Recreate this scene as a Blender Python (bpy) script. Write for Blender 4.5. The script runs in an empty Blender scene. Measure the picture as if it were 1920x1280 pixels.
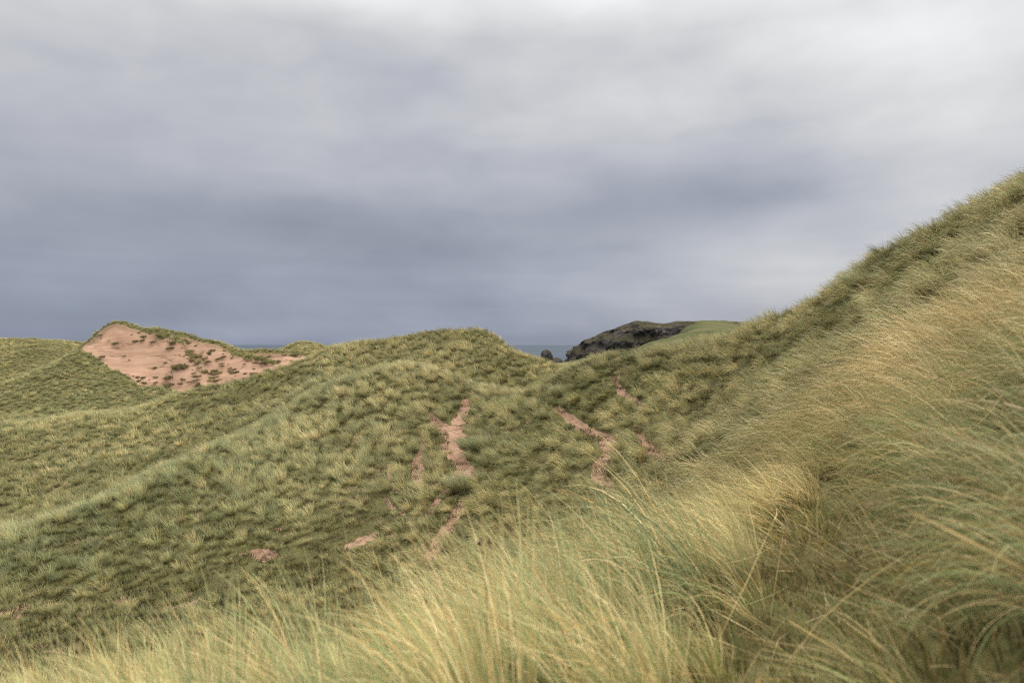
import bpy, math, random
import numpy as np
from mathutils import Vector, noise
R = math.radians
ZEN = 3.4
CLOUDS = [(-0.592, 0.075, 0.45, 0.07, -0.02), (-0.506, 0.232, 0.3, 0.06, -0.02), (-0.238, 0.166, 0.3, 0.045, -0.075), (-0.379, 0.346, 0.3, 0.06, -0.04), (0.109, 0.312, 0.2, 0.05, 0.08), (0.324, 0.226, 0.15, 0.05, -0.12), (0.185, 0.19, 0.16, 0.03, -0.07), (0.476, 0.073, 0.35, 0.12, 0.15), (0.26, 0.08, 0.25, 0.06, 0.04), (0.633, 0.314, 0.3, 0.22, 0.17), (0.399, 0.399, 0.3, 0.1, 0.06), (-0.047, 0.02, 0.5, 0.02, 0.035), (-0.303, 0.231, 0.12, 0.03, 0.03), (-0.644, 0.384, 0.25, 0.1, 0.05), (-0.457, 0.225, 0.25, 0.05, 0.035), (-0.008, 0.449, 0.5, 0.08, 0.02), (-0.303, 0.328, 0.1, 0.05, 0.03), (-0.14, 0.393, 0.1, 0.06, -0.02), (0.031, 0.129, 0.2, 0.025, -0.03)]
scene = bpy.context.scene
# ---------------------------------------------------------------- camera, sky, sun, exposure
cam = bpy.data.cameras.new('camera'); camo = bpy.data.objects.new('camera', cam)
scene.collection.objects.link(camo)
camo.location = (0, 0, 0); camo.rotation_euler = (R(90.27), 0, 0)
cam.lens = 24; cam.sensor_width = 36; cam.clip_start = 0.05; cam.clip_end = 90000
cam.dof.use_dof = True; cam.dof.focus_distance = 16; cam.dof.aperture_fstop = 2.0
scene.camera = camo
scene.view_settings.view_transform = 'Standard'; scene.view_settings.look = 'None'
scene.view_settings.exposure = 0.3; scene.view_settings.gamma = 1
scene.cycles.max_bounces = 4; scene.cycles.diffuse_bounces = 1; scene.cycles.transmission_bounces = 2
scene.cycles.transparent_max_bounces = 4; scene.cycles.caustics_reflective = False
scene.cycles.use_denoising = False; scene.cycles.filter_width = 1.25

SUN_EL, SUN_AZ = R(56), R(38)        # azimuth from +Y towards +X
sun = bpy.data.lights.new('sun', 'SUN'); suno = bpy.data.objects.new('sun', sun)
scene.collection.objects.link(suno)
sun.energy = 1.5; sun.angle = R(11); sun.color = (1, 0.95, 0.86)
_d = Vector((math.sin(SUN_AZ)*math.cos(SUN_EL), math.cos(SUN_AZ)*math.cos(SUN_EL), math.sin(SUN_EL)))
suno.rotation_euler = (-_d).to_track_quat('-Z', 'Y').to_euler()

class NT:
    def __init__(s, nt): s.nt = nt
    def n(s, t, **k):
        o = s.nt.nodes.new(t)
        for a, v in k.items(): setattr(o, a, v)
        return o
    def link(s, a, b): s.nt.links.new(a, b)
    def set(s, sock, v):
        if isinstance(v, bpy.types.NodeSocket): s.link(v, sock)
        else: sock.default_value = v
    def m(s, op, a, b=0.0, c=0.0):
        o = s.n('ShaderNodeMath', operation=op)
        s.set(o.inputs[0], a); s.set(o.inputs[1], b); s.set(o.inputs[2], c)
        return o.outputs[0]
    def mix(s, f, a, b, mode='MIX'):
        o = s.n('ShaderNodeMix', data_type='RGBA', blend_type=mode)
        s.set(o.inputs[0], f)
        for k, v in ((6, a), (7, b)):
            s.set(o.inputs[k], v if isinstance(v, bpy.types.NodeSocket) else (v[0], v[1], v[2], 1))
        return o.outputs[2]
    def noise(s, vec, scale, detail=3, rough=0.55, dist=0):
        o = s.n('ShaderNodeTexNoise'); s.link(vec, o.inputs['Vector'])
        o.inputs['Scale'].default_value = scale; o.inputs['Detail'].default_value = detail
        o.inputs['Roughness'].default_value = rough; o.inputs['Distortion'].default_value = dist
        return o.outputs[0]
    def ramp(s, f, stops):
        o = s.n('ShaderNodeValToRGB'); s.link(f, o.inputs[0]); e = o.color_ramp.elements
        while len(e) < len(stops): e.new(0.5)
        for q, (p, c) in zip(e, stops): q.position = p; q.color = (c[0], c[1], c[2], 1) if not isinstance(c, float) else (c, c, c, 1)
        return o.outputs[0]
    def rng(s, v, a, b, c=0.0, d=1.0):
        o = s.n('ShaderNodeMapRange'); s.set(o.inputs[0], v)
        for k, q in zip((1, 2, 3, 4), (a, b, c, d)): o.inputs[k].default_value = q
        return o.outputs[0]
    def attr(s, name, kind='GEOMETRY'):
        o = s.n('ShaderNodeAttribute', attribute_type=kind); o.attribute_name = name
        return o.outputs['Fac']

world = bpy.data.worlds.new('World'); scene.world = world; world.use_nodes = True
wt = NT(world.node_tree); world.node_tree.nodes.clear()
tc = wt.n('ShaderNodeTexCoord'); sep = wt.n('ShaderNodeSeparateXYZ'); wt.link(tc.outputs['Generated'], sep.inputs[0])
az = wt.m('ARCTAN2', sep.outputs[0], sep.outputs[1]); el = wt.m('ARCSINE', sep.outputs[2])
cmb = wt.n('ShaderNodeCombineXYZ')
wt.link(wt.m('MULTIPLY', az, 1.3), cmb.inputs[0]); wt.link(wt.m('MULTIPLY', el, 4.2), cmb.inputs[1])
n1 = wt.m('SUBTRACT', wt.noise(cmb.outputs[0], 2.0, 4, 0.5, 0.15), 0.5)
c2 = wt.n('ShaderNodeCombineXYZ'); wt.link(wt.m('MULTIPLY', az, 1.7), c2.inputs[0]); wt.link(wt.m('MULTIPLY', el, 3.4), c2.inputs[1])
n2 = wt.m('SUBTRACT', wt.noise(c2.outputs[0], 3.6, 4, 0.5, 0.2), 0.5)
c3 = wt.n('ShaderNodeCombineXYZ'); wt.link(wt.m('MULTIPLY', az, 1.6), c3.inputs[0]); wt.link(wt.m('MULTIPLY', el, 26.0), c3.inputs[1])
n3 = wt.m('MULTIPLY', wt.m('SUBTRACT', wt.noise(c3.outputs[0], 1.5, 4, 0.5, 0.2), 0.5), wt.rng(el, 0.02, 0.30, 0.26, 0.0))
azw = wt.m('ADD', az, wt.m('MULTIPLY', n1, 0.22)); elw = wt.m('ADD', el, wt.m('MULTIPLY', n1, 0.06))
# overcast brightness: dark at the horizon, unseen zenith boosted to light the ground
L = wt.rng(wt.m('SUBTRACT', elw, 0.0), 0.0, 0.46, 0.275, 0.605)
L = wt.m('ADD', L, wt.m('MULTIPLY', wt.rng(el, 0.42, 1.3), ZEN))
# cloud masses: centre azimuth, elevation, widths (radians), change in brightness
for a0, e0, sa, se, k in CLOUDS:
    da = wt.m('DIVIDE', wt.m('SUBTRACT', azw, a0), sa); de = wt.m('DIVIDE', wt.m('SUBTRACT', elw, e0), se)
    g = wt.m('EXPONENT', wt.m('MULTIPLY', wt.m('ADD', wt.m('MULTIPLY', da, da), wt.m('MULTIPLY', de, de)), -1.0))
    L = wt.m('MULTIPLY_ADD', g, k, L)
L = wt.m('MULTIPLY', L, wt.m('ADD', 1.0, wt.m('ADD', wt.m('MULTIPLY', n1, 0.36), wt.m('MULTIPLY_ADD', n2, 0.42, n3))))
tint = wt.ramp(wt.rng(L, 0.15, 0.75), [(0.0, (0.78, 0.94, 1.30)), (0.18, (0.87, 0.955, 1.17)), (0.42, (0.94, 0.98, 1.13)), (0.65, (0.98, 0.995, 1.045)), (0.9, (0.995, 1.0, 0.995))])
tint_L = L; L = wt.m('MULTIPLY', L, 0.85)
lc = wt.n('ShaderNodeCombineColor')
for i in range(3): wt.link(L, lc.inputs[i])
cloud = wt.mix(1.0, tint, lc.outputs[0], 'MULTIPLY')
cloud = wt.mix(wt.m('MULTIPLY', wt.rng(el, 0.16, 0.0), wt.rng(az, 0.35, 0.0)), cloud, wt.mix(1.0, cloud, (0.94, 0.99, 1.08), 'MULTIPLY'))
cloud = wt.mix(wt.rng(el, 0.5, 1.0), cloud, wt.mix(1.0, cloud, (1.035, 1.0, 0.94), 'MULTIPLY'))
sky = wt.n('ShaderNodeTexSky', sky_type='NISHITA', sun_disc=False)
sky.sun_elevation = SUN_EL; sky.sun_rotation = SUN_AZ
skyb = wt.n('ShaderNodeBackground'); wt.link(sky.outputs[0], skyb.inputs[0]); skyb.inputs[1].default_value = 0.10
clb = wt.n('ShaderNodeBackground'); wt.link(cloud, clb.inputs[0]); clb.inputs[1].default_value = 1.0
ms = wt.n('ShaderNodeMixShader'); ms.inputs[0].default_value = 0.95
wt.link(skyb.outputs[0], ms.inputs[1]); wt.link(clb.outputs[0], ms.inputs[2])
wo = wt.n('ShaderNodeOutputWorld'); wt.link(ms.outputs[0], wo.inputs[0])

# surveyed heights of the dunes: x, y, z in metres
TERRAIN = [
    (-2.16,2,-1.553), (-3.23,3,-2.048), (-6.47,6,-3.628), (-10.78,10,-5.422), (-17.25,16,-7.3), (-23.72,22,-7.975), (-32.34,30,-8.766), (-43.12,40,-8.875),
    (-59.3,55,-8.336), (-66.84,62,-8.186), (-80.86,75,-9.023), (-107.81,100,-5.781), (-150.94,140,0.656), (-172.5,160,-2.0), (-183.28,170,-5.844), (-258.75,240,-10.125),
    (-355.78,330,-19.594), (-452.81,420,-37.406), (-1.73,2,-1.491), (-2.6,3,-2.002), (-5.2,6,-3.581), (-8.67,10,-5.422), (-13.88,16,-7.3), (-17.34,20,-7.719),
    (-20.81,24,-7.575), (-24.28,28,-7.963), (-28.62,33,-9.384), (-36.42,42,-8.827), (-45.09,52,-8.287), (-53.77,62,-7.702), (-62.44,72,-8.662), (-82.38,95,-5.641),
    (-121.41,140,1.094), (-137.02,158,-1.728), (-147.42,170,-5.844), (-208.12,240,-10.125), (-286.17,330,-19.594), (-364.22,420,-37.406), (-1.5,2,-1.428), (-2.25,3,-1.931),
    (-3.15,4.2,-2.605), (-4.5,6,-3.534), (-7.5,10,-5.422), (-11.25,15,-6.902), (-14.25,19,-7.555), (-16.5,22,-7.717), (-18.75,25,-7.598), (-20.62,27.5,-7.713),
    (-24.0,32,-9.6), (-30.0,40,-9.344), (-37.5,50,-8.438), (-43.5,58,-7.341), (-46.5,62,-7.411), (-52.5,70,-8.531), (-60.0,80,-7.75), (-71.25,95,-5.641),
    (-90.0,120,-2.25), (-103.5,138,0.863), (-118.5,158,-1.728), (-127.5,170,-5.844), (-180.0,240,-10.125), (-247.5,330,-19.594), (-315.0,420,-37.406), (-67.38,98,-3.369),
    (-82.5,120,-1.312), (-96.25,140,0.875), (-108.62,158,-1.728), (-1.9,3,-1.861), (-3.8,6,-3.464), (-6.33,10,-5.266), (-9.49,15,-6.727), (-12.02,19,-7.407),
    (-14.55,23,-7.349), (-16.45,26,-6.886), (-18.35,29,-6.797), (-21.52,34,-8.659), (-26.58,42,-8.4), (-31.64,50,-7.656), (-37.97,60,-6.656), (-40.5,64,-6.65),
    (-45.56,72,-7.819), (-50.62,80,-7.0), (-56.95,90,-3.445), (-60.75,96,-0.9), (-62.65,99,-0.464), (-66.45,105,-3.609), (-79.1,125,-2.148), (-88.59,140,0.328),
    (-99.98,158,-2.345), (-107.58,170,-5.844), (-151.88,240,-10.125), (-208.83,330,-19.594), (-265.78,420,-37.406), (-52.94,88,-4.537), (-55.95,93,-3.052), (-58.95,98,0.459),
    (-61.96,103,2.575), (-65.57,109,0.511), (-48.56,84,-5.184), (-51.74,89.5,-3.776), (-53.77,93,-3.487), (-56.66,98,-0.459), (-59.55,103,3.541), (-61.28,106,3.312),
    (-64.75,112,-0.35), (-1.55,3,-1.814), (-2.06,4,-2.356), (-3.09,6,-3.394), (-5.16,10,-5.109), (-7.73,15,-6.492), (-9.8,19,-7.184), (-11.86,23,-7.259),
    (-13.92,27,-6.623), (-15.98,31,-5.764), (-18.56,36,-7.425), (-22.69,44,-7.769), (-26.81,52,-7.069), (-30.94,60,-5.812), (-33.0,64,-5.55), (-36.09,70,-6.672),
    (-40.22,78,-6.216), (-43.57,84.5,-5.347), (-45.89,89,-6.119), (-48.47,94,-4.112), (-51.05,99,-0.309), (-53.37,103.5,2.749), (-56.72,110,-0.344), (-64.45,125,-3.32),
    (-87.66,170,-5.844), (-123.75,240,-10.125), (-170.16,330,-19.594), (-216.56,420,-37.406), (-31.71,66,-5.105), (-34.59,72,-6.525), (-38.68,80.5,-5.786), (-41.32,86,-6.584),
    (-44.2,92,-4.744), (-49.49,103,1.931), (-6.56,15,-6.375), (-8.75,20,-6.938), (-10.94,25,-6.523), (-13.12,30,-5.484), (-14.88,34,-5.1), (-17.06,39,-6.277),
    (-19.69,45,-6.328), (-22.75,52,-5.647), (-26.25,60,-4.641), (-28.44,65,-4.113), (-31.5,72,-5.963), (-35.0,80,-6.625), (-38.5,88,-6.119), (-40.69,93,-4.287),
    (-42.88,98,-1.455), (-44.84,102.5,0.721), (-48.12,110,-1.633), (-1.08,3,-1.767), (-1.44,4,-2.263), (-2.16,6,-3.277), (-3.59,10,-4.992), (-5.39,15,-6.316),
    (-7.19,20,-6.906), (-8.62,24,-6.638), (-10.06,28,-5.994), (-11.5,32,-5.1), (-12.94,36,-4.388), (-15.09,42,-5.053), (-18.69,52,-4.428), (-22.28,62,-2.809),
    (-25.16,70,-5.031), (-28.75,80,-5.75), (-31.62,88,-4.744), (-33.42,93,-3.56), (-35.22,98,-1.378), (-36.48,101.5,-0.714), (-39.53,110,-2.922), (-61.09,170,-5.844),
    (-86.25,240,-10.125), (-118.59,330,-19.594), (-150.94,420,-37.406), (-30.62,98,-1.991), (-32.5,104,-1.219), (-35.0,112,-0.787), (-38.12,122,0.572), (-40.62,130,-1.625),
    (-5.62,20,-6.781), (-7.31,26,-6.175), (-8.72,31,-5.183), (-9.84,35,-3.938), (-10.69,38,-2.85), (-12.38,44,-3.094), (-14.62,52,-2.275), (-16.88,60,-0.984),
    (-18.84,67,-2.565), (-23.06,82,-3.459), (-28.12,100,-2.031), (-31.5,112,-0.787), (-34.31,122,0.095), (-36.56,130,-1.93), (-13.59,58,-0.181), (-14.3,61,-0.286),
    (-16.41,70,-2.406), (-21.09,90,-3.094), (-30.47,130,-2.438), (-0.41,2,-1.303), (-0.61,3,-1.72), (-0.81,4,-2.153), (-1.22,6,-3.112), (-1.83,9,-4.388),
    (-2.64,13,-5.627), (-3.66,18,-6.384), (-4.47,22,-6.256), (-5.48,27,-5.78), (-6.5,32,-4.6), (-7.31,36,-2.784), (-7.82,38.5,-1.624), (-8.73,43,-2.217),
    (-10.16,50,-1.719), (-11.58,57,-0.089), (-11.98,59,0.138), (-13.41,66,-1.238), (-16.25,80,-3.375), (-24.38,120,-4.125), (-34.53,170,-5.844), (-48.75,240,-10.125),
    (-67.03,330,-19.594), (-85.31,420,-37.406), (-4.78,36,-2.503), (-5.11,38.5,-1.384), (-5.71,43,-2.217), (-6.64,50,-1.406), (-7.84,59,0.738), (-8.1,61,0.905),
    (-8.9,67,-0.471), (-0.26,3,-1.638), (-0.34,4,-2.028), (-0.52,6,-2.878), (-0.77,9,-4.036), (-1.12,13,-5.119), (-1.46,17,-5.498), (-1.89,22,-5.397),
    (-2.32,27,-4.936), (-2.75,32,-3.6), (-3.09,36,-2.362), (-3.27,38,-1.9), (-3.7,43,-2.755), (-4.3,50,-1.719), (-4.98,58,0.634), (-5.24,61,1.287),
    (-5.84,68,-0.744), (-7.73,90,-4.852), (-11.17,130,-5.484), (-14.61,170,-5.844), (-20.62,240,-10.125), (-28.36,330,-19.594), (-36.09,420,-37.406), (-1.95,50,-2.109),
    (-2.23,57,0.267), (-2.34,60,1.125), (-2.58,66,-0.464), (-3.12,80,-3.375), (0.0,36.5,-2.424), (0.0,42,-3.413), (0.0,50,-2.578), (0.0,56,-0.787),
    (0.0,59,-0.461), (0.0,66,-2.269), (0.0,90,-4.852), (0.06,2,-1.225), (0.09,3,-1.556), (0.12,4,-1.934), (0.19,6,-2.667), (0.28,9,-3.649),
    (0.41,13,-4.509), (0.56,18,-4.838), (0.75,24,-4.388), (0.94,30,-3.258), (1.06,34,-2.444), (1.12,36,-2.278), (1.31,42,-3.347), (1.56,50,-2.695),
    (1.75,56,-1.312), (1.81,58,-1.223), (2.06,66,-3.042), (2.81,90,-3.797), (4.06,130,-4.977), (5.31,170,-5.844), (7.5,240,-10.125), (10.31,330,-19.594),
    (13.12,420,-37.406), (2.53,36,-1.744), (2.95,42,-2.756), (3.52,50,-2.578), (4.01,57,-1.959), (4.64,66,-3.042), (7.03,100,-3.594), (10.55,150,-4.453),
    (14.77,210,-5.578), (16.88,240,-6.75), (20.39,290,-13.367), (24.61,350,-25.703), (1.31,12,-3.788), (1.86,17,-4.037), (2.41,22,-3.678), (3.06,28,-2.822),
    (3.61,33,-1.702), (3.88,35.5,-1.276), (4.59,42,-2.1), (6.02,55,-2.75), (9.84,90,-3.445), (16.41,150,-4.219), (26.25,240,-5.25), (32.81,300,-10.312),
    (39.38,360,-23.625), (45.94,420,-37.406), (0.38,2,-1.209), (0.51,2.7,-1.358), (0.68,3.6,-1.6), (0.94,5,-1.988), (1.5,8,-2.775), (2.25,12,-3.413),
    (3.19,17,-3.573), (4.12,22,-3.248), (5.25,28,-2.056), (6.19,33,-0.877), (6.47,34.5,-0.755), (7.88,42,-1.772), (11.25,60,-2.766), (18.75,100,-3.438),
    (33.75,180,-3.656), (56.25,300,-2.109), (71.25,380,-1.188), (80.62,430,-18.141), (97.5,520,-34.125), (62.11,300,-2.109), (82.81,400,-1.875), (91.09,440,-18.562),
    (107.66,520,-34.125), (67.97,300,-0.938), (94.02,415,2.918), (104.22,460,-3.234), (126.88,560,-19.25), (74.53,300,-0.469), (106.83,430,6.047), (121.73,490,10.336),
    (134.16,540,2.531), (149.06,600,-8.906), (91.41,300,1.406), (115.78,380,6.234), (127.97,420,9.188), (140.16,460,11.859), (152.34,500,14.062), (167.58,550,17.617),
    (182.81,600,21.562), (198.05,650,22.852), (213.28,700,20.781), (258.98,850,20.586), (6.64,25,-2.324), (8.23,31,-0.46), (8.63,32.5,-0.127), (10.62,40,-1.062),
    (15.94,60,-2.531), (31.88,120,-2.25), (66.41,250,0.195), (100.94,380,4.156), (111.56,420,7.875), (122.19,460,11.141), (132.81,500,12.891), (146.09,550,15.898),
    (158.05,595,18.594), (170.0,640,3.0), (0.69,2,-1.147), (0.93,2.7,-1.274), (1.24,3.6,-1.375), (1.72,5,-1.578), (2.41,7,-1.854), (3.44,10,-2.023),
    (4.81,14,-2.122), (6.53,19,-1.766), (8.59,25,-0.664), (10.31,30,0.609), (11.69,34,0.159), (15.47,45,-1.547), (41.25,120,-2.25), (85.94,250,0.195),
    (130.62,380,6.234), (144.38,420,9.188), (158.12,460,11.859), (171.88,500,13.281), (189.06,550,16.328), (206.25,600,19.688), (223.44,650,20.82), (240.62,700,20.781),
    (0.92,2,-1.131), (1.24,2.7,-1.253), (1.84,4,-1.2), (2.54,5.5,-1.156), (3.46,7.5,-1.166), (5.07,11,-1.023), (7.38,16,-0.425), (9.68,21,0.492),
    (11.75,25.5,1.713), (13.37,29,1.495), (18.44,40,0.188), (55.31,120,-1.781), (175.16,380,6.234), (193.59,420,9.188), (212.03,460,11.859), (230.47,500,13.281),
    (253.52,550,16.328), (276.56,600,19.688), (299.61,650,20.82), (322.66,700,20.781), (368.75,800,22.5), (4.47,11,-1.624), (6.5,16,-1.275), (8.53,21,-0.492),
    (10.16,25,0.508), (11.38,28,1.356), (12.59,31,1.017), (1.27,2.4,-1.114), (1.81,3.4,-1.126), (2.66,5,-1.012), (3.98,7.5,-0.785), (5.84,11,-0.464),
    (8.5,16,0.45), (10.62,20,1.656), (12.48,23.5,2.754), (14.34,27,2.827), (1.19,2,-1.006), (1.48,2.5,-1.043), (2.08,3.5,-1.05), (2.97,5,-0.836),
    (4.16,7,-0.541), (5.94,10,-0.07), (8.31,14,0.886), (10.69,18,2.081), (12.77,21.5,3.259), (14.84,25,3.535), (21.38,36,1.294), (71.25,120,-1.312),
    (356.25,600,19.219), (6.72,10,0.438), (9.41,14,1.542), (11.42,17,2.63), (13.44,20,3.656), (16.12,24,4.05), (1.5,2,-0.787), (1.88,2.5,-0.828),
    (2.62,3.5,-0.695), (3.75,5,-0.289), (5.25,7,0.197), (7.5,10,0.984), (10.5,14,2.417), (13.88,18.5,4.191), (17.25,23,5.139), (27.0,36,3.544),
    (90.0,120,0.562), (450.0,600,16.875), (2.09,2,-0.475), (3.66,3.5,-0.093), (5.23,5,0.414), (7.33,7,1.127), (10.47,10,2.234), (15.7,15,4.641),
    (20.94,20,7.281), (28.27,27,9.408), (47.11,45,5.133), (125.62,120,1.5), (628.12,600,16.875),
]
# outline of the bare blown-out sand face: x, y
FACE = [
    (-61.86,98), (-60.0,96), (-56.13,93.3), (-52.49,90.8), (-48.02,87.8), (-43.83,85), (-39.01,81.2), (-32.91,78),
    (-28.19,82), (-26.02,90), (-28.0,103), (-31.47,106), (-33.9,103.3), (-36.15,100.6), (-44.49,101.7), (-50.3,102.2),
    (-54.51,102.6), (-57.94,103), (-60.4,102.4), (-61.55,101), (-62.5,100),
]
# trodden sand paths: x, y, half width
PATHS = [
    [(-2.36,35.2,0.16),(-2.4,32.74,0.28),(-2.6,31.14,0.41),(-2.59,30.11,0.49),(-2.23,28.21,0.4),(-1.81,27.0,0.34),(-1.37,25.75,0.2)],
    [(-4.05,33.64,0.13),(-3.39,32.14,0.3),(-2.75,30.91,0.34)],
    [(-2.0,27.23,0.26),(-2.21,25.74,0.16),(-2.58,24.5,0.17),(-2.77,23.0,0.2),(-2.78,22.07,0.14)],
    [(-1.63,23.74,0.15),(-1.7,22.22,0.23),(-1.91,20.74,0.28),(-2.07,19.61,0.31),(-2.25,18.74,0.29),(-2.14,17.99,0.14)],
    [(-2.33,20.18,0.16),(-2.77,19.72,0.11),(-3.2,19.71,0.14)],
    [(-4.01,31.08,0.1),(-3.98,29.29,0.21),(-3.84,27.9,0.24),(-3.49,26.0,0.16)],
    [(1.45,46.55,0.15),(1.21,33.75,0.21)],
    [(1.99,31.04,0.1),(2.28,29.2,0.18),(2.51,27.88,0.2),(2.95,25.87,0.22),(3.35,24.2,0.25),(3.2,22.38,0.23),(2.82,21.24,0.23),(2.52,19.91,0.25),(2.59,18.05,0.23)],
    [(4.65,31.33,0.1),(4.65,28.46,0.18),(5.05,26.96,0.15),(5.12,26.41,0.17)],
    [(4.56,24.82,0.16),(4.37,23.62,0.18),(4.3,21.82,0.19),(4.28,19.85,0.17),(4.21,18.26,0.17)],
    [(-8.89,22.75,0.21),(-8.61,22.86,0.32),(-8.07,22.46,0.35),(-7.87,22.06,0.17)],
    [(-5.24,21.66,0.17),(-5.04,22.09,0.35),(-4.71,22.33,0.35),(-4.53,22.55,0.16)],
    [(-2.78,16.76,0.21),(-2.88,16.24,0.18)],
    [(1.06,16.04,0.1),(1.32,15.69,0.12)],
    [(-4.83,25.96,0.1),(-4.26,24.58,0.1)],
    [(-5.36,29.59,0.1),(-4.88,27.53,0.1),(-4.49,26.34,0.1)],
    [(-4.06,24.19,0.1),(-3.67,23.51,0.1)],
    [(-6.04,28.61,0.1),(-5.35,27.6,0.1)],
]
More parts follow.
